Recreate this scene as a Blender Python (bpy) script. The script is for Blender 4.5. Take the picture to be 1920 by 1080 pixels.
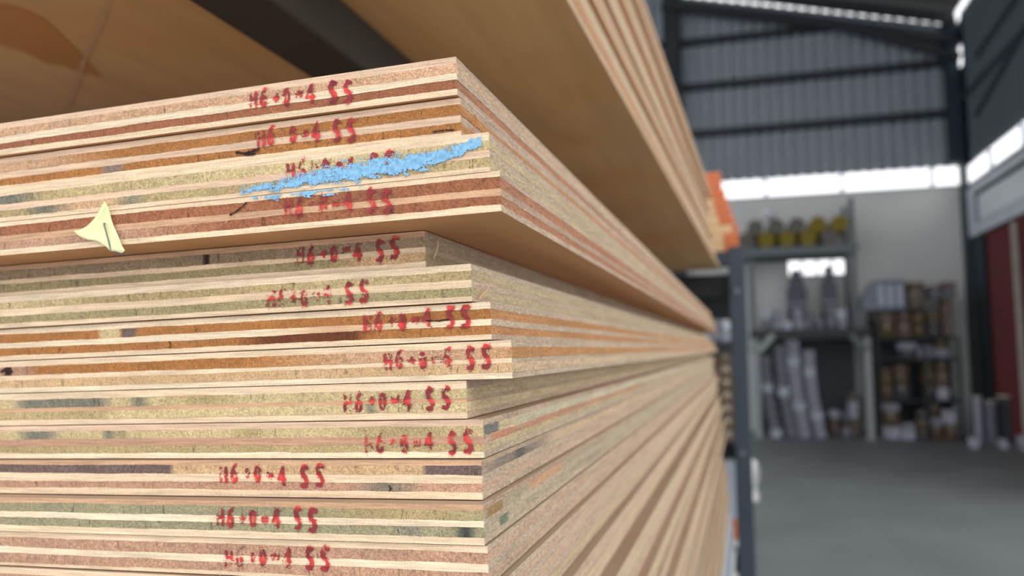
import bpy, math, random
import numpy as np
from mathutils import Matrix, Vector, Euler, noise as mnoise
for o in list(bpy.data.objects): bpy.data.objects.remove(o)
S = bpy.context.scene; C = S.collection
CAM_Z = 1.4
# ------------------------------------------------------------------ camera
F = 1503.7
RC = np.array([[0.9627829126, -0.2681584231, 0.0337657113], [0.2699465771, 0.9602414239, -0.0711705936], [-0.0133382605, 0.0776367696, 0.9968924833]])
RF = np.array([[0.9598091837, -0.2743706362, 0.0590515439], [0.2782208382, 0.9578324415, -0.0717647491], [-0.0368713446, 0.0853098353, 0.9956720022]])
cam = bpy.data.cameras.new('camera'); co = bpy.data.objects.new('camera', cam); C.objects.link(co)
m = Matrix(((RC[0][0], RC[0][2], -RC[0][1], 0), (RC[1][0], RC[1][2], -RC[1][1], 0), (RC[2][0], RC[2][2], -RC[2][1], CAM_Z), (0, 0, 0, 1)))
co.matrix_world = m
cam.sensor_width = 36; cam.lens = 36*F/1920; cam.clip_start = .02; cam.clip_end = 200
cam.dof.use_dof = True; cam.dof.focus_distance = .325; cam.dof.aperture_fstop = 7.6
S.camera = co
# ------------------------------------------------------------------ light
S.view_settings.view_transform = 'Standard'; S.view_settings.look = 'None'; S.view_settings.gamma = 1
S.view_settings.use_curve_mapping = False
S.view_settings.exposure = -0.17
w = bpy.data.worlds.new('overcast_sky'); S.world = w; w.use_nodes = True
bg = w.node_tree.nodes['Background']; bg.inputs[0].default_value = (.97, .98, 1, 1); bg.inputs[1].default_value = 1.9
sun = bpy.data.lights.new('hazy_sun', 'SUN'); sun.energy = 1.0; sun.angle = math.radians(35); sun.color = (1, .96, .9)
so = bpy.data.objects.new('hazy_sun', sun); C.objects.link(so)
so.rotation_euler = Euler((math.radians(62), 0, math.radians(52)))
# ------------------------------------------------------------------ projection helpers (rays of the photograph, used to measure the place)
def ray(x, y):
    return RC @ np.array([(x-960)/F, 1, -(y-540)/F])
def at(x, y, Y=None, Z=None, X=None):
    d = ray(x, y)
    k = Y/d[1] if Y is not None else ((Z-CAM_Z)/d[2] if Z is not None else X/d[0])
    return Vector((d[0]*k, d[1]*k, d[2]*k+CAM_Z))
MW = RC @ RF.T                       # slight lean of the sheet stack on its shelf
MS = Matrix(((MW[0][0], MW[0][1], MW[0][2], 0), (MW[1][0], MW[1][1], MW[1][2], 0), (MW[2][0], MW[2][1], MW[2][2], CAM_Z), (0, 0, 0, 1)))
def lin(c):
    return tuple(((v/255)/12.92 if v/255 <= .04045 else ((v/255+.055)/1.055)**2.4) for v in c)
# ------------------------------------------------------------------ materials
MATS = {}
def nd(nt, t, **k):
    n = nt.nodes.new(t)
    for a, b in k.items(): setattr(n, a, b)
    return n
def noisy(name, rgb, rough=.6, amt=.12, scale=12, metal=0, bump=0, stretch=(1, 1, 1), spec=.4, detail=4):
    if name in MATS: return MATS[name]
    mt = bpy.data.materials.new(name); mt.use_nodes = True; nt = mt.node_tree; L = nt.links
    b = nt.nodes['Principled BSDF']
    tc = nd(nt, 'ShaderNodeTexCoord'); mp = nd(nt, 'ShaderNodeMapping'); mp.inputs['Scale'].default_value = stretch
    nz = nd(nt, 'ShaderNodeTexNoise'); nz.inputs['Scale'].default_value = scale; nz.inputs['Detail'].default_value = detail
    L.new(tc.outputs['Object'], mp.inputs[0]); L.new(mp.outputs[0], nz.inputs['Vector'])
    mr = nd(nt, 'ShaderNodeMapRange'); mr.inputs[1].default_value = .25; mr.inputs[2].default_value = .75
    mr.inputs[3].default_value = 1-amt; mr.inputs[4].default_value = 1+amt
    L.new(nz.outputs[0], mr.inputs[0])
    mx = nd(nt, 'ShaderNodeVectorMath', operation='SCALE'); mx.inputs[0].default_value = lin(rgb)
    L.new(mr.outputs[0], mx.inputs['Scale']); L.new(mx.outputs[0], b.inputs['Base Color'])
    b.inputs['Roughness'].default_value = rough; b.inputs['Metallic'].default_value = metal
    b.inputs['Specular IOR Level'].default_value = spec
    if bump:
        bp = nd(nt, 'ShaderNodeBump'); bp.inputs['Strength'].default_value = bump; bp.inputs['Distance'].default_value = .002
        L.new(nz.outputs[0], bp.inputs['Height']); L.new(bp.outputs[0], b.inputs['Normal'])
    MATS[name] = mt
    return mt
def ply_material(name, cross):
    """wood ply; the base colour comes from the mesh attribute Tint, the grain from noise.
    cross = grain runs along the sheet (end grain on the short edge)"""
    mt = bpy.data.materials.new(name); mt.use_nodes = True; nt = mt.node_tree; L = nt.links
    b = nt.nodes['Principled BSDF']; b.inputs['Roughness'].default_value = .75; b.inputs['Specular IOR Level'].default_value = .25
    tc = nd(nt, 'ShaderNodeTexCoord'); oi = nd(nt, 'ShaderNodeObjectInfo')
    off = nd(nt, 'ShaderNodeVectorMath', operation='SCALE'); off.inputs[0].default_value = (3.1, 7.7, 5.3); L.new(oi.outputs['Random'], off.inputs['Scale'])
    ad = nd(nt, 'ShaderNodeVectorMath', operation='ADD'); L.new(tc.outputs['Object'], ad.inputs[0]); L.new(off.outputs[0], ad.inputs[1])
    def nz(scale, detail=4, rough=.6, dist=0):
        mp = nd(nt, 'ShaderNodeMapping'); mp.inputs['Scale'].default_value = scale; L.new(ad.outputs[0], mp.inputs[0])
        n = nd(nt, 'ShaderNodeTexNoise'); n.inputs['Scale'].default_value = 1; n.inputs['Detail'].default_value = detail
        n.inputs['Roughness'].default_value = rough; n.inputs['Distortion'].default_value = dist
        L.new(mp.outputs[0], n.inputs['Vector']); return n.outputs[0]
    def rng(s, a, bb, c, d):
        r = nd(nt, 'ShaderNodeMapRange'); r.inputs[1].default_value = a; r.inputs[2].default_value = bb; r.inputs[3].default_value = c; r.inputs[4].default_value = d
        L.new(s, r.inputs[0]); return r.outputs[0]
    def mul(a, bb):
        r = nd(nt, 'ShaderNodeMath', operation='MULTIPLY'); L.new(a, r.inputs[0]); L.new(bb, r.inputs[1]); return r.outputs[0]
    if cross:
        n1 = nz((1150, 60, 1150), 3, .75); n2 = nz((260, 14, 300), 5, .65); n3 = nz((30, 2, 40), 3); n5 = nz((2600, 90, 2600), 1, .5)
        f = mul(mul(rng(n1, .3, .7, .58, 1.4), rng(n2, .3, .7, .84, 1.13)), rng(n3, .3, .7, .88, 1.1)); f = mul(f, rng(n5, .3, .7, .86, 1.14))
        cr = nd(nt, 'ShaderNodeMapping'); cr.inputs['Rotation'].default_value = (0, math.radians(-28), 0); cr.inputs['Scale'].default_value = (560, 12, 120); L.new(ad.outputs[0], cr.inputs[0])
        cn = nd(nt, 'ShaderNodeTexNoise'); cn.inputs['Scale'].default_value = 1; cn.inputs['Detail'].default_value = 2; cn.inputs['Distortion'].default_value = .8; L.new(cr.outputs[0], cn.inputs['Vector'])
        f = mul(f, rng(cn.outputs[0], .28, .36, .5, 1))
        wv = nd(nt, 'ShaderNodeTexWave', wave_type='BANDS', bands_direction='DIAGONAL'); wv.inputs['Scale'].default_value = 130; wv.inputs['Distortion'].default_value = 9; wv.inputs['Detail'].default_value = 2; wv.inputs['Detail Scale'].default_value = 2.5
        wm = nd(nt, 'ShaderNodeMapping'); wm.inputs['Scale'].default_value = (1, .02, 1); L.new(ad.outputs[0], wm.inputs[0]); L.new(wm.outputs[0], wv.inputs['Vector'])
        f = mul(f, rng(wv.outputs[1], 0, .14, .82, 1))
    else:
        n1 = nz((60, 900, 1700), 4, .65); n2 = nz((22, 120, 520), 5, .65, 1.2); n3 = nz((25, 25, 60), 3)
        f = mul(mul(rng(n1, .3, .7, .86, 1.13), rng(n2, .36, .62, .80, 1.08)), rng(n3, .3, .7, .93, 1.05))
        n4 = nz((1300, 1300, 1300), 2); f = mul(f, rng(n4, .3, .7, .88, 1.1))
    at_ = nd(nt, 'ShaderNodeAttribute', attribute_name='Tint')
    # saw-cut long edge: fuzzy torn fibres, paler and greyer, all plies alike
    fz = nz((1000, 260, 1100), 4, .75); fz2 = nz((260, 22, 320), 4, .65)
    sx = nd(nt, 'ShaderNodeSeparateXYZ'); L.new(tc.outputs['Normal'], sx.inputs[0])
    side = rng(sx.outputs[0], .5, .7, 0, 1)
    f2 = mul(rng(fz, .3, .7, .62, 1.38), rng(fz2, .3, .7, .82, 1.16))
    mixf = nd(nt, 'ShaderNodeMix'); L.new(side, mixf.inputs[0]); L.new(f, mixf.inputs[2]); L.new(f2, mixf.inputs[3])
    sc = nd(nt, 'ShaderNodeVectorMath', operation='SCALE'); L.new(at_.outputs['Color'], sc.inputs[0]); L.new(mixf.outputs[0], sc.inputs['Scale'])
    L.new(sc.outputs[0], b.inputs['Base Color'])
    bp = nd(nt, 'ShaderNodeBump'); bp.inputs['Strength'].default_value = .7; bp.inputs['Distance'].default_value = .0004
    L.new(mixf.outputs[0], bp.inputs['Height']); L.new(bp.outputs[0], b.inputs['Normal'])
    return mt
M_CROSS = ply_material('cross_ply_wood', True); M_LONG = ply_material('long_ply_wood', False)
def veneer_face(name, rgb):
    mt = bpy.data.materials.new(name); mt.use_nodes = True; nt = mt.node_tree; L = nt.links
    b = nt.nodes['Principled BSDF']; b.inputs['Roughness'].default_value = .55; b.inputs['Specular IOR Level'].default_value = .35
    tc = nd(nt, 'ShaderNodeTexCoord'); mp = nd(nt, 'ShaderNodeMapping'); mp.inputs['Scale'].default_value = (22, 3, 1); mp.inputs['Rotation'].default_value = (0, 0, .25)
    n = nd(nt, 'ShaderNodeTexNoise'); n.inputs['Scale'].default_value = 1; n.inputs['Detail'].default_value = 6; n.inputs['Distortion'].default_value = .8
    L.new(tc.outputs['Object'], mp.inputs[0]); L.new(mp.outputs[0], n.inputs['Vector'])
    n2 = nd(nt, 'ShaderNodeTexNoise'); n2.inputs['Scale'].default_value = 4; n2.inputs['Detail'].default_value = 3; L.new(tc.outputs['Object'], n2.inputs['Vector'])
    cr = nd(nt, 'ShaderNodeValToRGB'); L.new(n.outputs[0], cr.inputs[0])
    cr.color_ramp.elements[0].position = .3; cr.color_ramp.elements[1].position = .7
    cr.color_ramp.elements[0].color = (*[v*.86 for v in lin(rgb)], 1); cr.color_ramp.elements[1].color = (*[min(1, v*1.1) for v in lin(rgb)], 1)
    mx = nd(nt, 'ShaderNodeMix', data_type='RGBA'); mx.inputs[7].default_value = (*lin((rgb[0]*.98, rgb[1]*.84, rgb[2]*.66)), 1)
    r = nd(nt, 'ShaderNodeMapRange'); r.inputs[1].default_value = .45; r.inputs[2].default_value = .8; r.inputs[4].default_value = .7; L.new(n2.outputs[0], r.inputs[0])
    L.new(r.outputs[0], mx.inputs[0]); L.new(cr.outputs[0], mx.inputs[6]); L.new(mx.outputs[2], b.inputs['Base Color'])
    return mt
M_FACE_GREY = veneer_face('weathered_veneer_face', (168, 144, 122)); M_FACE = veneer_face('veneer_face_wood', (212, 158, 110)); M_FACE_PALE = veneer_face('pale_veneer_face_wood', (214, 178, 128))
# ------------------------------------------------------------------ object helpers
def setp(o, label=None, cat=None, group=None, kind=None):
    if label: o['label'] = label
    if cat: o['category'] = cat
    if group: o['group'] = group
    if kind: o['kind'] = kind
    return o
def empty(name, mat=Matrix(), **k):
    o = bpy.data.objects.new(name, None); o.empty_display_size = .02; C.objects.link(o); o.matrix_world = mat
    return setp(o, **k)
def mesh_obj(name, verts, faces, mats, parent=None, mat=None, fmat=None, **k):
    me = bpy.data.meshes.new(name); me.from_pydata([tuple(v) for v in verts], [], faces)
    for mm in (mats if isinstance(mats, (list, tuple)) else [mats]): me.materials.append(mm)
    if fmat: me.polygons.foreach_set('material_index', fmat)
    me.update()
    o = bpy.data.objects.new(name, me); C.objects.link(o)
    if parent: o.parent = parent
    if mat is not None: o.matrix_world = mat if parent is None else o.matrix_world; 
    if mat is not None and parent is not None: o.matrix_local = mat
    return setp(o, **k)
class MB:
    def __init__(s): s.v = []; s.f = []
    def add(s, vs, fs):
        n = len(s.v); s.v += [tuple(v) for v in vs]; s.f += [tuple(i+n for i in f) for f in fs]; return s
    def box(s, x0, y0, z0, x1, y1, z1, M=None, bev=0):
        if bev:
            vs = []; b = bev
            # chamfered box: 24 vertices
            idx = {}
            for sx in (0, 1):
                for sy in (0, 1):
                    for sz in (0, 1):
                        X = (x0, x1)[sx]; Y = (y0, y1)[sy]; Z = (z0, z1)[sz]
                        ix = X+b*(1-2*sx); iy = Y+b*(1-2*sy); iz = Z+b*(1-2*sz)
                        idx[sx, sy, sz, 'x'] = len(vs); vs.append(Vector((X, iy, iz)))
                        idx[sx, sy, sz, 'y'] = len(vs); vs.append(Vector((ix, Y, iz)))
                        idx[sx, sy, sz, 'z'] = len(vs); vs.append(Vector((ix, iy, Z)))
            fs = []
            q = [(0, 0), (1, 0), (1, 1), (0, 1)]
            for a in (0, 1):
                f = [idx[a, p, r, 'x'] for p, r in q]; fs.append(f if a else f[::-1])
                f = [idx[p, a, r, 'y'] for p, r in q]; fs.append(f[::-1] if a else f)
                f = [idx[p, r, a, 'z'] for p, r in q]; fs.append(f if a else f[::-1])
            for p in (0, 1):
                for r in (0, 1):
                    f = [idx[0, p, r, 'y'], idx[1, p, r, 'y'], idx[1, p, r, 'z'], idx[0, p, r, 'z']]; fs.append(f if p == r else f[::-1])
                    f = [idx[p, 0, r, 'z'], idx[p, 1, r, 'z'], idx[p, 1, r, 'x'], idx[p, 0, r, 'x']]; fs.append(f if p == r else f[::-1])
                    f = [idx[p, r, 0, 'x'], idx[p, r, 1, 'x'], idx[p, r, 1, 'y'], idx[p, r, 0, 'y']]; fs.append(f if p == r else f[::-1])
            for a in (0, 1):
                for p in (0, 1):
                    for r in (0, 1):
                        f = [idx[a, p, r, 'x'], idx[a, p, r, 'y'], idx[a, p, r, 'z']]; fs.append(f if (a+p+r) % 2 else f[::-1])
        else:
            vs = [Vector((x, y, z)) for x in (x0, x1) for y in (y0, y1) for z in (z0, z1)]
            fs = [(0, 1, 3, 2), (4, 6, 7, 5), (0, 4, 5, 1), (2, 3, 7, 6), (0, 2, 6, 4), (1, 5, 7, 3)]
        if M: vs = [M @ v for v in vs]
        return s.add(vs, fs)
    def tube(s, a, b, r, n=12, r2=None, cap=True):
        a = Vector(a); b = Vector(b); d = (b-a).normalized(); u = d.orthogonal().normalized(); v = d.cross(u); r2 = r if r2 is None else r2
        vs = [a+(u*math.cos(t)+v*math.sin(t))*r for t in [2*math.pi*i/n for i in range(n)]]+[b+(u*math.cos(t)+v*math.sin(t))*r2 for t in [2*math.pi*i/n for i in range(n)]]
        fs = [(i, (i+1) % n, n+(i+1) % n, n+i) for i in range(n)]
        if cap: fs += [tuple(range(n))[::-1], tuple(range(n, 2*n))]
        return s.add(vs, fs)
    def bar(s, a, b, w, h):
        """square bar from a to b, w across, h in the upright direction"""
        a = Vector(a); b = Vector(b); d = (b-a).normalized(); up = Vector((0, 0, 1)) if abs(d.z) < .9 else Vector((0, 1, 0))
        u = d.cross(up).normalized()*w/2; v = u.cross(d).normalized()*h/2
        vs = [a-u-v, a+u-v, a+u+v, a-u+v, b-u-v, b+u-v, b+u+v, b-u+v]
        return s.add(vs, [(0, 3, 2, 1), (4, 5, 6, 7), (0, 1, 5, 4), (1, 2, 6, 5), (2, 3, 7, 6), (3, 0, 4, 7)])
    def build(s, name, mat, parent=None, loc=None, **k):
        o = mesh_obj(name, s.v, s.f, mat, parent, **k)
        me = o.data; import bmesh
        bm = bmesh.new(); bm.from_mesh(me); bmesh.ops.recalc_face_normals(bm, faces=bm.faces); bm.to_mesh(me); bm.free()
        return o
# ------------------------------------------------------------------ the hall (setting)
FZ = 0.0
WY = 14.2; WX = 3.6
m_floor = noisy('floor_concrete', (124, 130, 130), .55, .16, 1.3, detail=8, bump=.2)
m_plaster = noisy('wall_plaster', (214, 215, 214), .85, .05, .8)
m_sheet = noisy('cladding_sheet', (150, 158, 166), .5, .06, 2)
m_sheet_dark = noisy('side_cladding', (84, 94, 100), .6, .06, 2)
m_steel = noisy('dark_steel', (40, 46, 50), .6, .15, 5)
m_steel_blue = noisy('blue_black_steel', (34, 48, 58), .5, .12, 5)
m_white = noisy('white_paint', (190, 196, 206), .5, .06, 4)
m_roof = noisy('roof_sheet', (70, 72, 72), .7, .1, 2)
m_red = noisy('red_door_sheet', (92, 22, 26), .6, .15, 3)
MB().add([(-14, -3, FZ), (9, -3, FZ), (9, 16, FZ), (-14, 16, FZ)], [(0, 1, 2, 3)]).build('floor', m_floor, kind='structure')
def corrugated(mb, x0, x1, z0fn, z1fn, Y, pitch=.19, d=.085, axis='x'):
    n = int(abs(x1-x0)/pitch)+1; pts = []
    for i in range(n):
        a = x0+i*pitch
        for u, h in ((0, 0), (.55, 0), (.64, d), (.91, d)): pts.append((a+u*pitch, h))
    pts = [(min(p[0], x1), p[1]) for p in pts]+[(x1, 0)]
    vs = []
    for a, h in pts:
        for z in (z0fn(a), z1fn(a)): vs.append((a, Y-h, z) if axis == 'x' else (Y-h, a, z))
    mb.add(vs, [(2*i, 2*i+2, 2*i+3, 2*i+1) for i in range(len(pts)-1)])
def roof_z(x): return 6.73+(WX-x)*.25           # underside of roof sheet
zs0, zs1 = 3.94, 4.26                              # light gap in the end wall
MB().box(-14, WY, FZ, WX, WY+.12, zs0).build('wall_back', m_plaster, kind='structure')
mb = MB(); corrugated(mb, -14, WX, lambda a: zs1, lambda a: roof_z(a)-.16, WY); mb.build('wall_back_cladding', m_sheet, kind='structure')
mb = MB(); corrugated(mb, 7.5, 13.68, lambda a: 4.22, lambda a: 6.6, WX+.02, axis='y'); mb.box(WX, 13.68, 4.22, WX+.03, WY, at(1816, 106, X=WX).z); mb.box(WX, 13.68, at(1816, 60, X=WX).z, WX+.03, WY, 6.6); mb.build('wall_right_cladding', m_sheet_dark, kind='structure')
# right wall below: plaster strip around the red door
d0, d1 = 9.0, at(1852, 600, X=WX).y
mb = MB(); mb.box(WX, 7.5, FZ, WX+.12, d0, 3.9); mb.box(WX, d0, 3.05, WX+.12, d1, 3.9); mb.box(WX, WY-.2, FZ, WX+.12, WY, 3.9); mb.box(WX, d1, 3.05, WX+.12, WY-.2, 3.9)  # unseen near end left open, added to let daylight onto stack and floor
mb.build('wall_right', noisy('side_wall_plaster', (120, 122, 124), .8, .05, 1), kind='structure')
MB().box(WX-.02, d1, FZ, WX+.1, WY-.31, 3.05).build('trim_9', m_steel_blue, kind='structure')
mb = MB()
mb.add([(-14, -1, roof_z(-5)), (-5, -1, roof_z(-5)), (-5, WY+1.2, roof_z(-5)), (-14, WY+1.2, roof_z(-5))], [(0, 1, 2, 3)])
mb.add([(-5, -1, roof_z(-5)), (WX-.05, -1, roof_z(WX)), (WX-.05, WY-.0, roof_z(WX)), (-5, WY-.0, roof_z(-5))], [(0, 1, 2, 3)])
mb.build('ceiling', m_roof, kind='structure')
# purlins, rafters, columns of the hall
mb = MB()
for z in (4.95, 5.75, 6.55):
    pass
for (px, py, qx, qy) in ((1294, 163, 1783, 118), (1331, 248, 1787, 213), (1275, 82, 1560, 50)):
    a = at(px, py, Y=WY-.1); b = at(qx, qy, Y=WY-.1); z = (a.z+b.z)/2
    mb.box(-8, WY-.12, z-.07, WX-.1 if qx > 1700 else b.x, WY-.04, z+.07)
mb.build('trim_1', m_steel, kind='structure')
a = at(1240, 8, Y=WY-.4); b = at(1560, 45, Y=WY-.4); c = at(1790, 75, Y=WY-.4); d = at(1800, 108, Y=WY-.4)
mb = MB(); mb.bar(a, b, .12, .16); mb.bar(b, c, .12, .14); mb.bar(b, d, .1, .12); mb.bar(a+Vector((0, 0, .35)), c+Vector((0, 0, .35)), .12, .16)
mb.build('trim_2', m_steel, kind='structure')
mb = MB()
for y in (3.5, 7.0, 10.5):
    mb.bar((-5, y, roof_z(-5)-.15), (WX, y, roof_z(WX)-.15), .12, .22)
mb.build('trim_3', m_steel, kind='structure')
mb = MB()
p = at(1808, 400, Y=WY-.15); mb.box(p.x-.02, WY-.3, FZ, WX-.02, WY-.02, zs1); mb.box(p.x-.16, WY-.3, zs1, WX-.06, WY-.02, roof_z(WX)-.1)
mb.build('trim_4', m_steel_blue, kind='structure')
mb = MB(); p = at(1263, 100, Y=WY-.3); mb.box(p.x-.16, WY-.3, FZ, p.x+.1, WY-.05, roof_z(p.x)-.2)
mb.build('trim_5', m_steel, kind='structure')
# girts and diagonal on the side wall
mb = MB()
mb.box(WX-.08, 7.5, 5.2, WX-.02, WY-.3, 5.3); mb.bar(at(1920, 60, X=WX-.06), at(1832, 215, X=WX-.06), .05, .1); mb.bar(at(1905, 0, X=WX-.06), at(1832, 105, X=WX-.06), .05, .08)
mb.build('trim_6', m_steel, kind='structure')
# mullions in the light gaps
mb = MB()
for px in (1435, 1578, 1748):
    p = at(px, 330, Y=WY); mb.box(p.x-.025, WY+.02, zs0-.02, p.x+.025, WY+.07, zs1+.03)
mb.box(-14, WY-.01, zs0-.03, WX, WY+.13, zs0+.02)
mb.build('trim_7', m_white, kind='structure')
mb = MB()
for y in (13.0, 11.6, 10.0, 8.5): mb.box(WX+.03, y-.03, 3.9, WX+.08, y+.03, 4.23)
mb.box(WX-.02, 7.5, 3.88, WX+.13, WY-.3, 3.92)
mb.build('trim_8', m_white, kind='structure')
# white-framed louvred panel over the red door, and the door
y0, y1, y2 = 13.85, 9.0, 13.3
mb = MB()
ztop, zbot = 3.8, 3.05
mb.box(WX-.07, y1, zbot, WX-.003, y0, zbot+.17); mb.box(WX-.07, y1, ztop-.1, WX-.003, y0, ztop); mb.box(WX-.07, y0-.3, zbot+.17, WX-.003, y0, ztop-.1); mb.box(WX-.07, y1, zbot+.17, WX-.003, y1+.2, ztop-.1)
win = mb.build('window_1', m_white, kind='structure')
mb = MB(); mb.box(WX-.03, y1+.2, zbot+.17, WX-.004, y0-.3, zbot+.2); mb.box(WX-.03, y1+.2, ztop-.14, WX-.004, y0-.3, ztop-.1); mb.box(WX-.03, y0-.36, zbot+.2, WX-.004, y0-.3, ztop-.14)
mb.build('window_seal', m_steel, win)
mb = MB()
k = zbot+.21
while k < ztop-.16:
    mb.add([(WX-.022, y1+.2, k), (WX-.022, y0-.36, k), (WX-.016, y0-.36, k+.031), (WX-.016, y1+.2, k+.031)], [(0, 1, 2, 3)]); k += .032
mb.build('louvre', noisy('louvre_grey', (225, 232, 238), .5, .05, 6), win)
mb = MB()
corrugated(mb, d0, d1, lambda a: FZ+.02, lambda a: 3.05, WX+.05, pitch=.16, d=.03, axis='y'); door = mb.build('door_1', m_red, kind='structure')
mb = MB(); p = at(1908, 500, X=WX-.01); mb.box(WX-.05, p.y-.05, FZ, WX-.005, p.y+.04, 3.0); mb.build('door_frame', noisy('worn_white_frame', (170, 165, 158), .6, .15, 6), door)
# window in the back wall, behind the rack
def cut_window():
    a = at(1474, 481, Y=WY); b = at(1592, 516, Y=WY)
    return a.x, b.z, b.x, a.z
wx0, wz0, wx1, wz1 = cut_window()
bpy.data.objects.remove(bpy.data.objects['wall_back'])
mb = MB(); mb.box(-14, WY, FZ, wx0, WY+.12, zs0); mb.box(wx1, WY, FZ, WX, WY+.12, zs0); mb.box(wx0, WY, FZ, wx1, WY+.12, wz0); mb.box(wx0, WY, wz1, wx1, WY+.12, zs0)
mb.build('wall_back', m_plaster, kind='structure')
mb = MB(); t = .03
mb.box(wx0, WY+.02, wz0, wx1, WY+.08, wz0+t); mb.box(wx0, WY+.02, wz1-t, wx1, WY+.08, wz1)
for i in range(5):
    x = wx0+(wx1-wx0-t)*i/4; mb.box(x, WY+.02, wz0+t, x+t, WY+.08, wz1-t)
mb.build('window_2', m_white, kind='structure')
# ------------------------------------------------------------------ plywood sheets
COL = dict(light=(232, 205, 172), pink=(220, 188, 160), cream=(236, 213, 182), red=(160, 102, 72), orange=(174, 117, 66), olive=(184, 162, 118), yellow=(206, 184, 138),
           greyolive=(166, 152, 112), tan=(208, 172, 130), pinkbrown=(190, 148, 122), greybrown=(156, 134, 108), palebrown=(206, 164, 130), green=(158, 150, 118), purple=(118, 98, 92), dark=(52, 34, 26), slate=(128, 124, 108), oil=(110, 62, 38))
DUST = (176, 158, 134)
def vn(x, seed): return mnoise.noise(Vector((x, seed*1.37, seed*.71)))
def front_samples(fine):
    r = []
    s = 0
    while s < (.36 if fine else .05): r.append(-s); s += .0013 if fine else .01
    for v in ((.40, .45, .5, .6, .75, .9, 1.05, 1.22) if fine else (.1, .3, .8, 1.22)): r.append(-v)
    return r
def side_samples(fine, L):
    r = []; s = 0.0013; st = .0016 if fine else .008
    while s < L: r.append(s); s += st; st = min(st*1.012 if fine else st*1.05, .03)
    r.append(L); return r
def make_ply(name, parent, fr, sd, L, W, zt, zb, ztop_flat, zbot_flat, color, scolor, segs, seed, mat, rnd, fine, caps=(None, None)):
    """one ply: a closed slab whose outer rim is split along the visible edges"""
    ring = []       # (x, y, s, kind)
    j = rnd.uniform(-.00018, .00018) if fine else rnd.uniform(-.0002, .0002)
    for s in reversed(fr): ring.append((s, 0, s, 'f'))
    for s in sd: ring.append((0, s, s, 's'))
    ring += [(-W*.5, L, 9, 'b'), (-W, L, 9, 'b'), (-W, L*.5, 9, 'b')]
    vs = []; cols = []
    for (x, y, s, k) in ring:
        rough = vn(s*900, seed)*.00012+vn(s*160, seed+5)*.0001 if fine else 0
        px, py = x, y
        if k == 'f': py = -j-rough
        elif k == 's': px = j+rough
        t = zt(s) if k in 'fs' else zt(0); b = zb(s) if k in 'fs' else zb(0)
        vs.append((px, py, t)); vs.append((px, py, b))
        c = list(color if k == 'f' else scolor)
        v = 1+.07*vn(s*(14 if fine else 3), seed+9)+.05*vn(s*60, seed+3)
        if k == 's': v *= 1+.06*vn(s*5, seed+8)
        for (a0, a1, cc, soft) in segs:
            if (k == 'f' and a1 <= 0.0001) or (k == 's' and a0 >= 0) or (k == 'f' and a0 < 0):
                q = min(s-a0, a1-s)+vn(s*500, seed)*.0008
                f = max(0, min(1, q/soft+.5)); c = [c[i]*(1-f)+cc[i]*f for i in range(3)]
        cl = lin([max(0, min(255, q)) for q in c]); cols.append((cl[0]*v, cl[1]*v, cl[2]*v, 1)); cols.append(cols[-1])
    n = len(ring); fs = [(2*i, 2*i+1, 2*((i+1) % n)+1, 2*((i+1) % n)) for i in range(n)]
    fm = [0]*n
    fs.append(tuple(2*i for i in range(n))); fs.append(tuple(2*i+1 for i in range(n))[::-1])
    fm += [1, 2]
    o = mesh_obj(name, vs, fs, [mat, M_FACE_GREY, caps[0] or M_FACE], parent, fmat=fm)
    ca = o.data.color_attributes.new('Tint', 'FLOAT_COLOR', 'POINT')
    ca.data.foreach_set('color', [v for c in cols for v in c])
    return o
NAMES = ['face_ply', 'core_ply', 'center_ply', 'core_ply', 'back_ply']
def make_sheet(M, T, W, L, fr, kinds, seed, fine=False, segs={}, face=None, **k):
    root = empty('plywood_sheet', M, **k)
    rnd = random.Random(seed)
    F_ = front_samples(fine); Sd = side_samples(fine, L)
    bounds = [0]+list(fr)+[1]
    def bz(i):
        zn = T*(1-bounds[i])
        if i in (0, 5): return lambda s, zn=zn: zn
        a = .00045 if fine else .0004
        return lambda s, zn=zn, i=i: zn+a*vn(s*9, seed*3+i)+a*.7*vn(s*45, seed*5+i)+(.00022*vn(s*420, seed*7+i) if fine else 0)
    for i in range(5):
        c = COL[kinds[i]]
        cross = i in (1, 3)
        mixk = (.22 if kinds[i] in ('red', 'orange') else .55) if cross else .75
        d = DUST if cross else (168, 148, 128)
        sc = tuple(c[q]*(1-mixk)+d[q]*mixk for q in range(3))
        if not cross: sc = tuple(q*.97 for q in sc)
        if not fine: sc = tuple(min(255, q*1.05) for q in sc)
        make_ply(NAMES[i], root, F_, Sd, L, W, bz(i), bz(i+1), i == 0, i == 4, c, sc, segs.get(i, []), seed*11+i, M_CROSS if cross else M_LONG, rnd, fine, (face,))
    return root
SX = [-.1029, -.1027, -.0903, -.086, -.1285, -.1066, -.0994, -.091, -.1111, -.1042, -.1043, -.1015, -.1008]
SY = [.2909, .2932, .2903, .2891, .3161, .3112, .3134, .313, .314, .3131, .3096, .302, .3034]
SZ = [.119, .1029, .0869, .0709, .0549, .0388, .0228, .0068, -.0091, -.025, -.041, -.057, -.073]
def front_x(i, px):
    """distance along the sheet's short edge (from its right corner) seen at photo column px"""
    q0 = RF.T @ np.array([0, SY[i], SZ[i]-.008]); q1 = RF.T @ np.array([1., 0, 0]); k = (px-960)/F
    return (k*q0[1]-q0[0])/(q1[0]-k*q1[1])-SX[i]
def seg(i, a, b, c, soft=.002): return (front_x(i, a), front_x(i, b), c if isinstance(c, tuple) else COL[c], soft)
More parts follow.
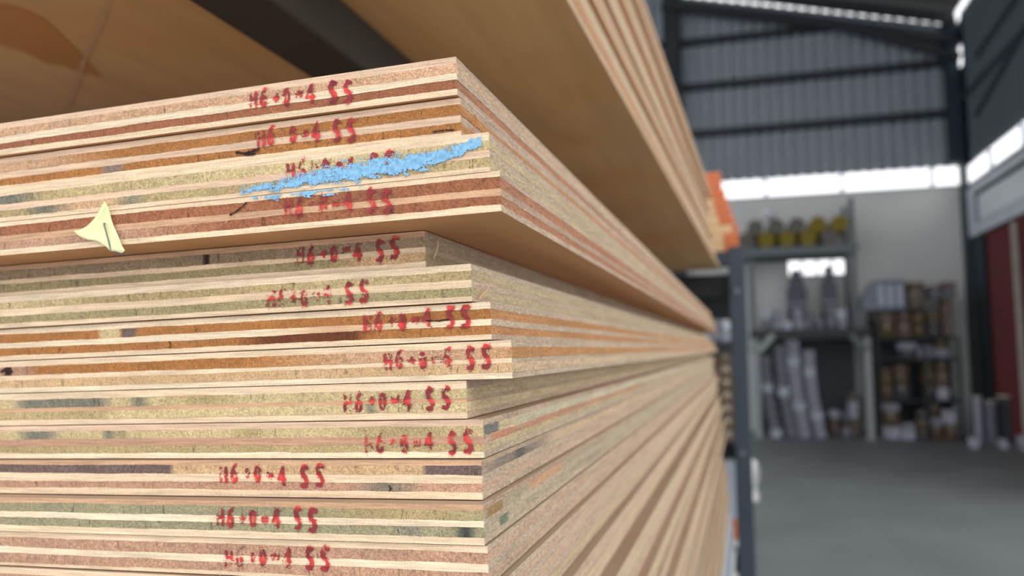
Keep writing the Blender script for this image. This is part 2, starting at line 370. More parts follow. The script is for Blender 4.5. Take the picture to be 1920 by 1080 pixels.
SH = [
 ((.19, .43, .62, .83), 'pink palebrown cream red light', {}, 'topmost plywood sheet of the main stack, pale and red-brown plies, red stamp'),
 ((.17, .43, .62, .86), 'pink orange pink orange light', {1: [seg(1, -300, 150, 'palebrown', .04)], 3: [seg(1, 190, 228, (140, 120, 108), .004)]}, 'plywood sheet with orange-brown cores, second from the top of the main stack'),
 ((.20, .46, .64, .88), 'light olive pink olive light', {1: [seg(2, -200, 60, 'slate', .02), seg(2, 250, 1000, 'yellow', .1)], 3: [seg(2, 60, 120, 'slate', .01), seg(2, 120, 200, 'palebrown', .02), seg(2, 235, 262, 'slate', .01)]}, 'plywood sheet streaked with sky-blue paint along its olive front edge'),
 ((.13, .42, .60, .83), 'light red palebrown red light', {3: [seg(3, -200, 330, 'pinkbrown', .05)]}, 'red-brown cored plywood sheet with exposed underside and stapled paper scrap'),
 ((.15, .46, .60, .84), 'palebrown greybrown light greyolive cream', {1: [seg(4, 382, 394, 'dark', .001)], 3: [seg(4, 650, 1000, 'tan', .02)]}, 'set-back plywood sheet with grey-brown upper core, just below the overhanging sheets'),
 ((.18, .42, .62, .85), 'cream olive light greyolive light', {1: [seg(5, -100, 150, 'yellow', .03), seg(5, 500, 760, 'yellow', .05)]}, 'plywood sheet with yellow-olive cores, red stamp smudged near its middle'),
 ((.16, .44, .62, .86), 'cream orange cream orange light', {1: [seg(6, 186, 226, 'yellow'), seg(6, 226, 256, 'purple')], 3: [seg(6, 470, 690, 'oil', .02), seg(6, 690, 1000, 'orange', .01)], 2: [seg(6, 560, 700, 'palebrown', .03)]}, 'orange-cored plywood sheet with a ragged top veneer and dark oily streak'),
 ((.18, .45, .60, .84), 'light orange light tan cream', {1: [seg(7, -300, 60, 'pinkbrown', .01), seg(7, 560, 1000, 'palebrown', .05), seg(7, 8, 22, 'dark')]}, 'plywood sheet protruding furthest right in the main stack, orange over tan core'),
 ((.20, .46, .58, .82), 'light yellow palebrown yellow light', {1: [seg(8, 35, 200, 'slate', .01), seg(8, 250, 272, 'slate', .006), seg(8, 330, 430, 'olive', .02)], 3: [seg(8, -100, 205, 'olive', .01), seg(8, 688, 702, 'slate', .004)]}, 'plywood sheet with grey-patched yellow core right under the furthest protruding sheet'),
 ((.16, .42, .62, .85), 'pink yellow pinkbrown olive cream', {1: [seg(9, 40, 100, 'slate', .01), seg(9, 195, 215, 'slate', .005), seg(9, 215, 235, 'greyolive', .005), seg(9, 440, 490, 'olive', .01), seg(9, 700, 850, 'olive', .04), (0, .022, (112, 112, 104), .004), (.05, 2.5, (186, 176, 148), .02)], 2: [(.01, .05, (176, 126, 98), .01), (.055, .5, (178, 134, 106), .02)]}, 'plywood sheet with pinkish centre ply, stamp close to its right corner'),
 ((.14, .38, .60, .81), 'palebrown tan light pinkbrown light', {1: [seg(10, -300, 322, 'purple', .002), seg(10, 796, 962, 'purple', .002), (0, .11, (132, 118, 106), .05), (.05, .065, (96, 94, 84), .006)], 3: [seg(10, 690, 760, 'slate', .02)]}, 'plywood sheet with two dark purple-grey lengths in its upper core'),
 ((.14, .40, .58, .82), 'palebrown green cream green light', {1: [seg(11, 620, 900, 'olive', .04), (.004, .026, (150, 122, 82), .004), (.07, .14, (188, 146, 112), .01)], 3: [(.022, .034, (112, 116, 96), .004), seg(11, 860, 885, (70, 74, 66), .004), seg(11, 755, 785, 'slate', .01)]}, 'plywood sheet with speckled green-grey cores and dark red stamp'),
 ((.17, .45, .65, .90), 'light pinkbrown cream pinkbrown light', {}, 'pinkish-brown plywood sheet, lowest of the stack with its red stamp in view'),
]
T = .0155
sheets = []
for i, (fr, kinds, segs, lab) in enumerate(SH):
    M = MS @ Matrix.Translation((SX[i], SY[i], SZ[i]-T)) @ Matrix.Rotation([.000, -.002, .0015, .001, .0, .001, -.001, .0, .002, -.001, 0, .001, 0][i], 4, 'Z')
    sheets.append(make_sheet(M, T, 1.22, 2.44, fr, kinds.split(), i+1, True, segs, label=lab, cat='plywood sheet', group='plywood sheets of the main stack'))
rr = random.Random(4)
low_kinds = ['light yellow pink olive cream', 'pink palebrown light tan light', 'cream tan light yellow cream', 'light pinkbrown cream pinkbrown pink', 'pink olive pink tan cream', 'light orange cream palebrown light']
proto_low = []
for j in range(5):
    s = make_sheet(Matrix(), T, 1.22, 2.44, [(.17, .44, .61, .85), (.19, .45, .6, .83), (.15, .42, .62, .86)][j % 3], low_kinds[j].split(), 40+j, False, face=M_FACE_GREY)
    proto_low.append(s)
def copy_tree(o):
    c = o.copy(); C.objects.link(c)
    for ch in o.children:
        d = ch.copy(); C.objects.link(d); d.parent = c
    return c
used = set()
def low_sheet(M, j, **k):
    s = proto_low[j]
    if j in used: s = copy_tree(s)
    used.add(j); s.matrix_world = M
    return setp(s, **k)
z = SZ[12]-.016
n = 0
while z > -.30:
    dx = [.003, -.004, .002, -.005, .004, .001, .008, .003, .005, .011, .006, .009, .007, .012, .008][n]
    low_sheet(MS @ Matrix.Translation((-.1008+dx+n*.0005, .304+rr.uniform(-.006, .006), z-T)) @ Matrix.Rotation(rr.uniform(-.004, .003), 4, 'Z'), [3, 0, 1, 4, 2][n % 5],
              label='plywood sheet in the lowest part of the main stack, below the stamped ones', cat='plywood sheet', group='unstamped plywood sheets low in the main stack')
    z -= .016; n += 1
zlow = z
# ---- dark bearer between the two stacks, and the lower stack
m_bearer = noisy('bearer_timber', (92, 76, 64), .8, .2, 30, stretch=(1, .1, 1))
o = MB().box(-.21, .34, -.0455, -.098, 2.72, -.0005, bev=.002).build('timber_bearer', m_bearer, label='dark brown timber bearer between the main stack and the stack below', cat='bearer')
o.matrix_world = MS @ Matrix.Translation((0, 0, zlow))
o2 = MB().box(-1.2, .34, -.0455, -1.1, 2.72, -.0005, bev=.002).build('timber_bearer', m_bearer, label='dark timber bearer at the hidden far side under the main stack', cat='bearer'); o2.matrix_world = o.matrix_world.copy()
z = zlow-.0458; lz = []
for j in range(9):
    low_sheet(MS @ Matrix.Translation((-.090+[0, .008, .004, .012, .002, .01, .006, .014, 0][j], .33+rr.uniform(-.01, .01), z-T)), [4, 2, 0, 1, 3][j % 5],
              label='plywood sheet in the lower stack beneath the dark bearer', cat='plywood sheet', group='plywood sheets of the lower stack')
    z -= .016
zl2 = z
# ---- bundle of grey sheets at the bottom
m_lam = noisy('grey_laminate', (150, 158, 170), .5, .06, 6); m_lam2 = noisy('white_laminate', (205, 205, 200), .5, .05, 6)
for j in range(8):
    h = .022
    o = MB().box(-1.22, 0, 0, 0, 2.44, h-.0006, bev=.001).build('laminate_panel', m_lam if j % 3 != 1 else m_lam2,
        label=['white laminate panel', 'grey laminate panel'][j % 3 != 1]+' in the bundle under the lower plywood stack', cat='panel', group=['white laminate panels under the plywood', 'grey laminate panels under the plywood'][j % 3 != 1])
    o.matrix_world = MS @ Matrix.Translation((-.088+.006*((j*5) % 4), .34, z-h)); z -= h
# ---- upper stack on the rack above
UZ = .285; yaw = -.0305
fx, fy = -.0521, 3.01
MU = Matrix.Translation((fx, fy, UZ+CAM_Z)) @ Matrix.Rotation(yaw, 4, 'Z') @ Matrix.Translation((0, -2.6, 0))
up_k = ['palebrown orange pink tan light', 'light tan light orange cream', 'pink greybrown light palebrown light', 'light yellow cream tan pink', 'greybrown tan light greybrown light']
ups = [make_sheet(Matrix(), T, 1.22, 2.44, (.17, .44, .61, .85), up_k[j].split(), 60+j, False) for j in range(5)]
base = make_sheet(MU, T, 1.30, 2.6, (.17, .44, .61, .85), 'palebrown orange palebrown tan palebrown'.split(), 70, False, face=M_FACE_PALE,
    label='bottom sheet of the overhead stack, its wide tan underside facing the camera', cat='plywood sheet', group='plywood sheets of the overhead stack')
usedu = set()
offs = [-.004, -.010, -.018, -.022, -.026, -.022, -.026, -.03, -.024, -.03, -.03, -.026, -.03, -.028, -.024, -.028, -.026, -.03]
for j in range(17):
    q = j % 5; s = ups[q] if q not in usedu else copy_tree(ups[q]); usedu.add(q)
    s.matrix_world = MU @ Matrix.Translation((offs[j], .06+rr.uniform(0, .03), .0162+.0162*j)) @ Matrix.Rotation(rr.uniform(-.002, .002), 4, 'Z')
    setp(s, 'plywood sheet of the overhead stack, resting above its wide bottom sheet', 'plywood sheet', 'plywood sheets of the overhead stack')
# stains on the underside of the overhead stack
def underside(px, py): 
    p = at(px, py, Z=UZ+CAM_Z-.0004); return MU.inverted() @ p
pts = [underside(*p) for p in [(-40, 2), (30, 12), (80, 34), (112, 62), (142, 92), (172, 124), (192, 146), (150, 136), (120, 124), (88, 120), (50, 100), (0, 84), (-60, 64)]]
mesh_obj('stain', [(p.x, p.y, -.0004) for p in pts], [tuple(range(len(pts)))], noisy('amber_stain', (196, 138, 72), .5, .08, 8), base, label='amber stain on the underside')
def ribbon(pts, w0, w1):
    vs = []; fs = []
    for i, p in enumerate(pts):
        a = pts[max(0, i-1)]; b = pts[min(len(pts)-1, i+1)]; d = Vector((b[0]-a[0], b[1]-a[1], 0)).normalized(); nrm = Vector((-d.y, d.x, 0)); ww = w0+(w1-w0)*i/(len(pts)-1)
        vs += [(p[0]+nrm.x*ww, p[1]+nrm.y*ww, -.0008), (p[0]-nrm.x*ww, p[1]-nrm.y*ww, -.0008)]
        if i: fs.append((2*i-2, 2*i-1, 2*i+1, 2*i))
    return vs, fs
pl = [underside(*p) for p in [(205, 0), (198, 18), (190, 42), (184, 56), (172, 78), (163, 100), (150, 135), (140, 165), (128, 200), (112, 214)]]
vs, fs = ribbon([(p.x, p.y) for p in pl], .0012, .0025)
mesh_obj('scuff_line', vs, fs, noisy('pale_scuff', (206, 172, 136), .6, .15, 60), base, label='pale curved scuff on the underside')
# ---- rack carrying the stacks
m_rack = noisy('rack_steel', (52, 62, 74), .5, .1, 8); m_rack_dark = noisy('rack_beam_black', (26, 30, 34), .55, .15, 10); m_rack_grey = noisy('rack_channel', (52, 48, 42), .6, .15, 10)
ob = empty('storage_rack', Matrix.Translation((0.0, 3.0, 0)), label='dark blue-grey steel rack holding the plywood stacks, one upright in view', cat='rack')
PM = ob.matrix_world.inverted()
def part(mb, name, mat, par, **k):
    inv = par.matrix_world.inverted(); mb.v = [tuple(inv @ Vector(v)) for v in mb.v]; return mb.build(name, mat, par, **k)
lean = .0
mb = MB(); mb.box(-.022, 2.965, 0, .036, 3.03, CAM_Z+.362, bev=.003); part(mb, 'upright', m_rack, ob)
mb = MB(); mb.box(-1.6, 2.965, 0, -1.54, 3.03, CAM_Z+.27, bev=.003); part(mb, 'upright', m_rack, ob)
mb = MB(); mb.box(-1.54, 3.031, CAM_Z+.185, -.0, 3.07, CAM_Z+.268); part(mb, 'cross_beam', m_rack_dark, ob)
mb = MB(); mb.box(-1.54, 3.031, CAM_Z-.398, -.0, 3.07, CAM_Z-.345); part(mb, 'cross_beam', m_rack_dark, ob)
mb = MB(); mb.box(-.352, .05, CAM_Z+.24, -.297, 3.06, CAM_Z+.2835, bev=.002); part(mb, 'shelf_beam', m_rack_grey, ob)
mb = MB(); mb.box(-1.2, .05, CAM_Z+.24, -1.14, 3.06, CAM_Z+.2835, bev=.002); part(mb, 'shelf_beam', m_rack_grey, ob)
m_bolt = noisy('bolt_zinc', (120, 124, 128), .4, .1, 40, metal=.6)
for zz in (.2, -.37):
    mb = MB(); mb.tube((.006, 2.965, CAM_Z+zz), (.006, 2.955, CAM_Z+zz), .009, 6); part(mb, 'bolt', m_bolt, ob)
# ------------------------------------------------------------------ marks on the front edges
def grid_mask(fn, x0, x1, z0, z1, cell):
    """mesh of the cells where fn(x, z) > 0, in the front plane of a sheet"""
    nx = int((x1-x0)/cell); nz = int((z1-z0)/cell); vid = {}; vs = []; fs = []
    def V(i, j):
        if (i, j) not in vid: vid[i, j] = len(vs); vs.append((x0+i*cell, 0, z0+j*cell))
        return vid[i, j]
    for i in range(nx):
        for j in range(nz):
            if fn(x0+(i+.5)*cell, z0+(j+.5)*cell) > 0: fs.append((V(i, j), V(i+1, j), V(i+1, j+1), V(i, j+1)))
    return vs, fs
def arc(cx, cy, rx, ry, a0, a1, n=10): return [(cx+rx*math.cos(math.radians(a0+(a1-a0)*i/n)), cy+ry*math.sin(math.radians(a0+(a1-a0)*i/n))) for i in range(n+1)]
GL = {  # strokes in a 1 x 1 cell
 'H': [[(.1, 0), (.1, .95)], [(.85, 0), (.85, .95)], [(.1, .55), (.85, .5)]],
 '6': [[(.75, 1), (.45, .85), (.22, .5)], arc(.5, .3, .32, .28, 0, 360, 16)],
 '+': [[(.1, .5), (.8, .5)], [(.48, .2), (.48, .8)]],
 '0': [arc(.5, .48, .3, .46, 0, 360, 18)],
 '=': [[(.1, .35), (.8, .38)], [(.1, .68), (.8, .7)]],
 '4': [[(.75, 0), (.7, 1), (.1, .32), (.95, .3)], [(.5, .35), (.65, .8)]],
 '5': [[(.85, .93), (.45, 1.0), (.2, .8), (.3, .58), (.65, .45), (.85, .25), (.6, .03), (.2, .05)]],
}
TXT = [('H', 0, .07, .8), ('6', .1, .07, .95), ('+', .235, .055, .6), ('0', .325, .07, .85), ('=', .45, .065, .55), ('4', .55, .07, .9), ('5', .765, .062, 1.12), ('5', .90, .072, 1.15)]
m_ink = bpy.data.materials.new('red_stamp_ink'); m_ink.use_nodes = True
nt = m_ink.node_tree; b = nt.nodes['Principled BSDF']; tc = nd(nt, 'ShaderNodeTexCoord'); n1 = nd(nt, 'ShaderNodeTexNoise'); n1.inputs['Scale'].default_value = 260; n1.inputs['Detail'].default_value = 3
at_ = nd(nt, 'ShaderNodeAttribute', attribute_name='Tint'); r = nd(nt, 'ShaderNodeMapRange'); r.inputs[1].default_value = .3; r.inputs[2].default_value = .7; r.inputs[3].default_value = .75; r.inputs[4].default_value = 1.25
sc = nd(nt, 'ShaderNodeVectorMath', operation='SCALE'); nt.links.new(tc.outputs['Object'], n1.inputs['Vector']); nt.links.new(n1.outputs[0], r.inputs[0]); nt.links.new(at_.outputs['Color'], sc.inputs[0]); nt.links.new(r.outputs[0], sc.inputs['Scale']); nt.links.new(sc.outputs[0], b.inputs['Base Color']); b.inputs['Roughness'].default_value = .6
def segdist(px, py, a, b):
    dx = b[0]-a[0]; dy = b[1]-a[1]; t = ((px-a[0])*dx+(py-a[1])*dy)/(dx*dx+dy*dy+1e-12); t = max(0, min(1, t)); return math.hypot(px-a[0]-t*dx, py-a[1]-t*dy)
ST = [(470, 666, .36, .52, .55), (484, 672, .38, .52, .5), (540, 745, .44, .5, .42), (535, 740, .40, .46, .45), (558, 754, .40, .44, .62), (503, 696, .62, .58, .40), (684, 888, .40, .34, .62), (722, 926, .42, .40, .55), (647, 850, .52, .45, .5), (686, 892, .62, .55, .42), (414, 614, .36, .44, .55), (408, 600, .46, .46, .66), (424, 624, .50, .45, .4)]
for i, (xa, xb, vl, vr, ink) in enumerate(ST):
    X0 = front_x(i, xa); X1 = front_x(i, xb); Wd = X1-X0; H = .0076
    segsl = []
    rnd = random.Random(i+90)
    for ch, u, wd, hh in TXT:
        cx = X0+u*Wd; vc = vl+(vr-vl)*u; zc = T*(1-vc); jit = rnd.uniform(-.0006, .0006)
        for st in GL[ch]:
            pts = [(cx+p[0]*wd*Wd, zc+jit+(p[1]-.5)*H*hh) for p in st]
            for a, bb in zip(pts, pts[1:]): segsl.append((a, bb, (.00066 if ch == '5' else .00045)+.0004*rnd.random(), ch))
    bl = [T*(1-q) for q in [0]+list(SH[i][0])+[1]]
    def fn(x, z, segsl=segsl, i=i, ink=ink):
        best = -1
        for a, bb, rad, ch in segsl:
            if abs(x-(a[0]+bb[0])/2) > .006: continue
            d = segdist(x, z, a, bb)
            v = rad-d+vn(x*900+z*311, i+2)*.00025
            thin = .5 if ch in 'H+=' else (.3 if ch in '604' else .05)
            nn = mnoise.noise(Vector((x*420, z*420, i*3.3)))+.7*mnoise.noise(Vector((x*1300, z*1600, i*5.1)))
            if v > 0 and nn < (ink*1.25-thin)+.0: best = max(best, v)
        # specks of spatter
        if best <= 0:
            nn = mnoise.noise(Vector((x*1500, z*1500, i*9.1)))
            near = min((segdist(x, z, a, bb) for a, bb, rad, ch in segsl if abs(x-a[0]) < .004), default=1)
            if nn > .42 and near < .0016: best = 1
        return best
    vs, fs = grid_mask(fn, X0-.002, X1+.002, .0006, T-.0006, .00019)
    vs = [(x, -.00052, z) for (x, y, z) in vs]
    o = mesh_obj('ink_stamp', vs, fs, m_ink, sheets[i], label='red stamped characters')
    ca = o.data.color_attributes.new('Tint', 'FLOAT_COLOR', 'POINT'); cols = []
    for (x, y, z_) in vs:
        v = (T-z_)/T; fr = SH[i][0]; lay = sum(v > q for q in fr)
        base_c = (198, 48, 42) if lay in (0, 2, 4) else (134, 30, 34)
        q = mnoise.noise(Vector((x*300, z_*300, i))); c = [base_c[0]*(1+.3*q), base_c[1]*(1+.5*q), base_c[2]*(1+.5*q)]
        cols += [*lin(c), 1]
    ca.data.foreach_set('color', cols)
# cracks and torn spots in the cores
def crack(i, pts, rad, seed, lab='dark crack in the core ply'):
    P_ = [(front_x(i, x), T*(1-v)) for x, v in pts]
    def fn(x, z):
        d = min(segdist(x, z, a, bb) for a, bb in zip(P_, P_[1:])); return rad-d+mnoise.noise(Vector((x*1500, z*1500, seed)))*rad*.9+mnoise.noise(Vector((x*500, z*500, seed)))*rad*.6
    vs, fs = grid_mask(fn, min(p[0] for p in P_)-.002, max(p[0] for p in P_)+.002, .0005, T-.0005, .0002)
    mesh_obj('crack', [(x, -.00056, z) for x, y, z in vs], fs, noisy('dark_split', (46, 28, 22), .9, .2, 300), sheets[i], label=lab)
crack(3, [(434, .45), (446, .36), (452, .30), (464, .16)], .00034, 1)
crack(1, [(444, .72), (460, .78), (474, .74), (486, .70)], .0005, 2, 'dark torn spot in the lower core ply')
crack(1, [(462, .80), (478, .82)], .0006, 3, 'dark torn spot in the lower core ply')
crack(1, [(812, .82), (836, .80), (852, .84)], .0003, 4)
crack(10, [(731, .66), (733, .74), (731, .80)], .0003, 5)
crack(6, [(318, .66), (321, .74), (319, .82)], .0003, 6)
crack(6, [(800, .42), (826, .44), (842, .41)], .00028, 7)
crack(7, [(6, .30), (14, .24), (22, .32)], .0008, 8, 'small dark knot in the upper core ply')
# sky-blue paint streak across the third sheet
P = [(452, .84), (520, .80), (600, .68), (680, .62), (760, .60), (820, .52), (870, .34), (905, .22)]
P = [(front_x(2, a), T*(1-v)) for a, v in P]
def blue(x, z):
    for a, bb in zip(P, P[1:]):
        if a[0] <= x <= bb[0]:
            t = (x-a[0])/(bb[0]-a[0]); zc = a[1]+(bb[1]-a[1])*t; u = (x-P[0][0])/(P[-1][0]-P[0][0])
            hw = T*(.14+.12*math.sin(math.pi*min(1, u*1.05)))
            e = 1-abs(z-zc)/hw
            nn = mnoise.noise(Vector((x*220, z*500, 3)))+.6*mnoise.noise(Vector((x*900, z*1500, 8)))
            n3 = mnoise.noise(Vector((x*2300, z*2300, 12))); return e*1.1+nn*.9+n3*.9*(1.3-u)-max(0, .6-u*1.0)-.1
    return -1
vs, fs = grid_mask(blue, P[0][0], P[-1][0], .0004, T-.0004, .00018)
m_blue = noisy('sky_blue_paint', (126, 176, 212), .8, .3, 700, bump=.3)
mesh_obj('paint_streak', [(x, -.00062, z) for x, y, z in vs], fs, m_blue, sheets[2], label='sky-blue paint smeared on the front edge')
def blue2(x, z):
    u = (x-front_x(3, 470))/(front_x(3, 700)-front_x(3, 470))
    if not 0 < u < 1: return -1
    return .45*math.sin(math.pi*u)+mnoise.noise(Vector((x*200, z*600, 5)))+.5*mnoise.noise(Vector((x*900, z*1500, 9)))-.15-(T-z)/T*3.2
vs, fs = grid_mask(blue2, front_x(3, 470), front_x(3, 700), T*.8, T-.0002, .0002)
mesh_obj('paint_streak', [(x, -.00062, z) for x, y, z in vs], fs, m_blue, sheets[3], label='thin blue paint film on the top ply')
# ------------------------------------------------------------------ paper scrap with its staple, on the fourth sheet
def onfront(i, px, py, off=0.):
    """point in sheet-local coordinates seen at (px, py), a little in front of the sheet's short edge"""
    d = RF @ np.array([(px-960)/F, 1, -(py-540)/F]); k = (SY[i]-off)/d[1]; p = d*k
    return Vector((p[0]-SX[i], -off, p[2]-SZ[i]+T))
M4 = sheets[3].matrix_world.copy()
out = [(197, 377), (205, 392), (209, 409), (214, 424), (220, 437), (225, 449), (229, 460), (235, 470), (229, 475), (217, 471), (208, 471), (199, 462), (190, 456), (183, 452), (165, 450), (152, 445), (146, 440), (138, 433), (152, 431), (164, 424), (176, 412), (188, 394)]
c0 = (194, 434)
def curl(px, py):
    d = math.hypot(px-c0[0], py-c0[1]); return .0009+.000002*d*d*.55*(1 if px < 200 else .6)
verts = [onfront(3, c0[0], c0[1], .0011)]; nring = 4
for kk in range(1, nring+1):
    for (x, y) in out:
        qx = c0[0]+(x-c0[0])*kk/nring; qy = c0[1]+(y-c0[1])*kk/nring; verts.append(onfront(3, qx, qy, curl(qx, qy)+.0002*math.sin(qx*.4)))
no = len(out); faces = [(0, 1+i, 1+(i+1) % no) for i in range(no)]
for kk in range(nring-1):
    a = 1+kk*no; faces += [(a+i, a+no+i, a+no+(i+1) % no, a+(i+1) % no) for i in range(no)]
sheet_v = [v-verts[0] for v in verts]
root = empty('paper_scrap', M4 @ Matrix.Translation(verts[0]), label='torn pale yellow paper scrap stapled to the overhanging plywood edge', cat='paper scrap')
pap = mesh_obj('paper', sheet_v, faces, noisy('yellow_paper', (232, 232, 178), .8, .05, 120), root)
sm = pap.modifiers.new('thick', 'SOLIDIFY'); sm.thickness = .00018
for pz in pap.data.polygons: pz.use_smooth = True
sp = [onfront(3, x, y, .0021)-verts[0] for x, y in [(195, 419), (200, 436), (204, 452), (208, 469)]]
mb = MB()
for a, bb in zip(sp, sp[1:]): mb.tube(a, bb, .00032, 8)
q0 = onfront(3, 208, 469, .0021)-verts[0]; q1 = onfront(3, 222, 475, .0014)-verts[0]; q2 = onfront(3, 241, 477, .0026)-verts[0]
mb.tube(q0, q1, .0003, 8); mb.tube(q1, q2, .00022, 8)
mb.tube(sp[0], sp[0]+Vector((0, .0012, 0)), .0003, 8)
st = mb.build('staple', noisy('staple_steel', (112, 116, 122), .35, .1, 60, metal=.7), root)
sc_ = [onfront(3, x, y, .0016)-verts[0] for x, y in [(211, 463), (219, 458), (227, 462), (231, 470), (220, 472)]]
mesh_obj('torn_print', sc_, [tuple(range(5))], noisy('faded_print', (186, 206, 196), .8, .15, 300), root)
# ------------------------------------------------------------------ splinters
def splinter(i, pts, w, col, lab, on='front'):
    mb = MB(); n = len(pts)
    P3 = [Vector(p) for p in pts]
    vs = []; fs = []
    for k, p in enumerate(P3):
        ww = w*(.35+.65*math.sin(math.pi*(k+.6)/(n+.2)))
        d = (P3[min(n-1, k+1)]-P3[max(0, k-1)]).normalized(); u = d.cross(Vector((.3, 1, .1))).normalized(); v = d.cross(u)
        vs += [p+u*ww, p+v*ww*.4, p-u*ww, p-v*ww*.4]
        if k: a = 4*(k-1); fs += [(a+q, a+(q+1) % 4, a+4+(q+1) % 4, a+4+q) for q in range(4)]
    fs += [(3, 2, 1, 0), tuple(4*n-4+q for q in range(4))]
    mb.add(vs, fs); return mb.build('splinter', noisy('splinter_'+str(col[0])+'_'+str(col[1]), col, .8, .1, 200), sheets[i], label=lab)
splinter(4, [(.0006, .008, .0045), (.0018, .0085, .0075), (.002, .010, .0105), (.0016, .0105, .0125)], .00075, (214, 190, 150), 'pale sliver standing off the corner')
splinter(5, [(.0006, .008, .0012), (.0014, .009, .003), (.0022, .0115, .0045), (.003, .013, .0062)], .0006, (206, 168, 132), 'curled sliver at the corner')
splinter(1, [(.0006, .010, .004), (.0026, .011, .0065), (.0028, .0125, .0095), (.002, .012, .012)], .0004, (190, 116, 62), 'thin orange fibre at the corner')
rs = random.Random(8)
for i in range(13):
    mb = MB()
    for k in range(46):
        onside = rs.random() < .55
        if onside: x = .0002; y = rs.random()**2*.35+.002; z_ = rs.choice([q for q in SH[i][0]]+[.98]); z_ = T*(1-z_)+rs.uniform(-.0008, .0008); a = Vector((x, y, z_)); d = Vector((rs.uniform(.0003, .0011), rs.uniform(-.0012, .0012), rs.uniform(-.0008, .0008)))
        else: x = -rs.random()*.34; z_ = T*(1-rs.choice([.02, .985, .985]+list(SH[i][0]))); a = Vector((x, -.0002, z_)); d = Vector((rs.uniform(-.0014, .0014), -rs.uniform(.0001, .0006), rs.uniform(-.0006, .0005)))
        r_ = rs.uniform(.00004, .00011)
        mb.tube(a, a+d*.6, r_, 4, r_*.8, True); mb.tube(a+d*.6, a+d+Vector((0, 0, d.x*.4)), r_*.8, 4, r_*.2, True)
    mb.build('torn_fibres', noisy('torn_fibre', (232, 212, 186), .9, .1, 300), sheets[i], kind='stuff')
# ------------------------------------------------------------------ background storage
RY = 13.05
m_post = noisy('pale_rack_paint', (150, 156, 158), .5, .08, 5); m_postd = noisy('grey_rack_paint', (96, 104, 108), .5, .08, 5); m_deck = noisy('shelf_deck', (58, 62, 62), .7, .1, 5)
m_tape = noisy('packing_tape', (150, 142, 124), .35, .05, 10)
CM = {'grey': noisy('grey_wrapped_carton', (100, 104, 116), .6, .14, 9), 'pale': noisy('pale_grey_carton', (138, 142, 156), .55, .12, 9), 'white': noisy('white_carton', (176, 181, 196), .6, .1, 9),
      'brown': noisy('brown_cardboard', (92, 76, 60), .8, .14, 9), 'dark': noisy('dark_carton', (56, 58, 66), .6, .15, 9), 'pink': noisy('faded_pink_carton', (108, 92, 86), .75, .12, 9), 'ochre': noisy('ochre_carton', (86, 72, 48), .8, .14, 9)}
CW = {'grey': 'grey', 'pale': 'pale grey', 'white': 'white', 'brown': 'brown cardboard', 'dark': 'dark', 'pink': 'faded pink', 'ochre': 'ochre'}
def carton(cx, y, z0, w, d, h, col, where, group, rot=0, name='carton', tilt=0):
    M = Matrix.Translation((cx, y, z0)) @ Matrix.Rotation(rot, 4, 'Z') @ Matrix.Rotation(tilt, 4, 'Y')
    r = empty(name, M, label='%s carton %s' % (CW[col], where), cat='carton', group=CW[col]+' cartons '+group)
    MB().box(-w/2, -d/2, 0, w/2, d/2, h, bev=.008).build('box_body', CM[col], r)
    mb = MB(); tw = min(.05, w*.2); mb.box(-tw/2, -d/2-.003, h*.55, tw/2, -d/2-.0005, h-.006); mb.box(-tw/2, -d/2+.0, h+.0005, tw/2, d/2, h+.003)
    mb.build('tape', m_tape, r)
    return r
# --- left rack
def px(x, y, Y=RY): return at(x, y, Y=Y)
rk = empty('pallet_rack', Matrix.Translation((px(1525, 820).x, RY, 0)), label='two-shelf pallet rack with pale posts against the end wall', cat='rack')
RB = 1.0                                  # depth of the rack
x_l = px(1420, 740).x; x_r = px(1631, 740).x; xu_l = px(1411, 540).x; xu_r = px(1603, 500).x
zs = px(1520, 617).z; zt = px(1500, 462).z; ztt = px(1600, 368).z
for x, yy in ((x_l, RY), (x_r, RY), (x_l+.02, RY+RB), (x_r, RY+RB)):
    mb = MB(); mb.box(x-.05, yy, 0, x+.05, yy+.09, zs, bev=.006); mb.box(x-.09, yy-.03, 0, x+.09, yy+.12, .012); part(mb, 'post', m_post, rk)
for x, yy in ((xu_l, RY+.1), (xu_r, RY+.1), (xu_l, RY+RB-.09), (xu_r, RY+RB-.09)):
    mb = MB(); mb.box(x-.035, yy, zs+.001, x+.035, yy+.08, ztt if x > 1 else zt-.131, bev=.005); part(mb, 'upper_post', m_postd, rk)
for z_, m_ in ((zs, m_deck), (zt, m_postd)):
    x0, x1 = (min(x_l, xu_l)-.05, x_r+.05) if z_ == zs else (xu_l-.3, xu_r+.05)
    for k, yy in enumerate((RY-.002, RY+RB)):
        mb = MB(); mb.box(x0, yy-.05, z_-.13, x1, yy-.003, z_); part(mb, 'beam', m_, rk)
    mb = MB(); mb.box(x0+.02, RY-.0, z_-.04, x1-.02, RY+RB-.06, z_-.003); part(mb, 'deck', m_, rk)
mb = MB(); mb.bar((x_l+.03, RY-.03, px(1418, 660).z), (px(1450, 628).x, RY-.03, px(1450, 628).z), .05, .09); part(mb, 'brace', m_post, rk)
mb = MB(); mb.bar((x_l-.03, RY-.03, px(1418, 660).z), (px(1396, 640).x, RY-.03, px(1396, 640).z), .05, .09); part(mb, 'brace', m_post, rk)
mb = MB(); mb.bar((x_r-.03, RY-.03, px(1625, 655).z), (px(1594, 628).x, RY-.03, px(1594, 628).z), .05, .08); part(mb, 'brace', m_postd, rk)
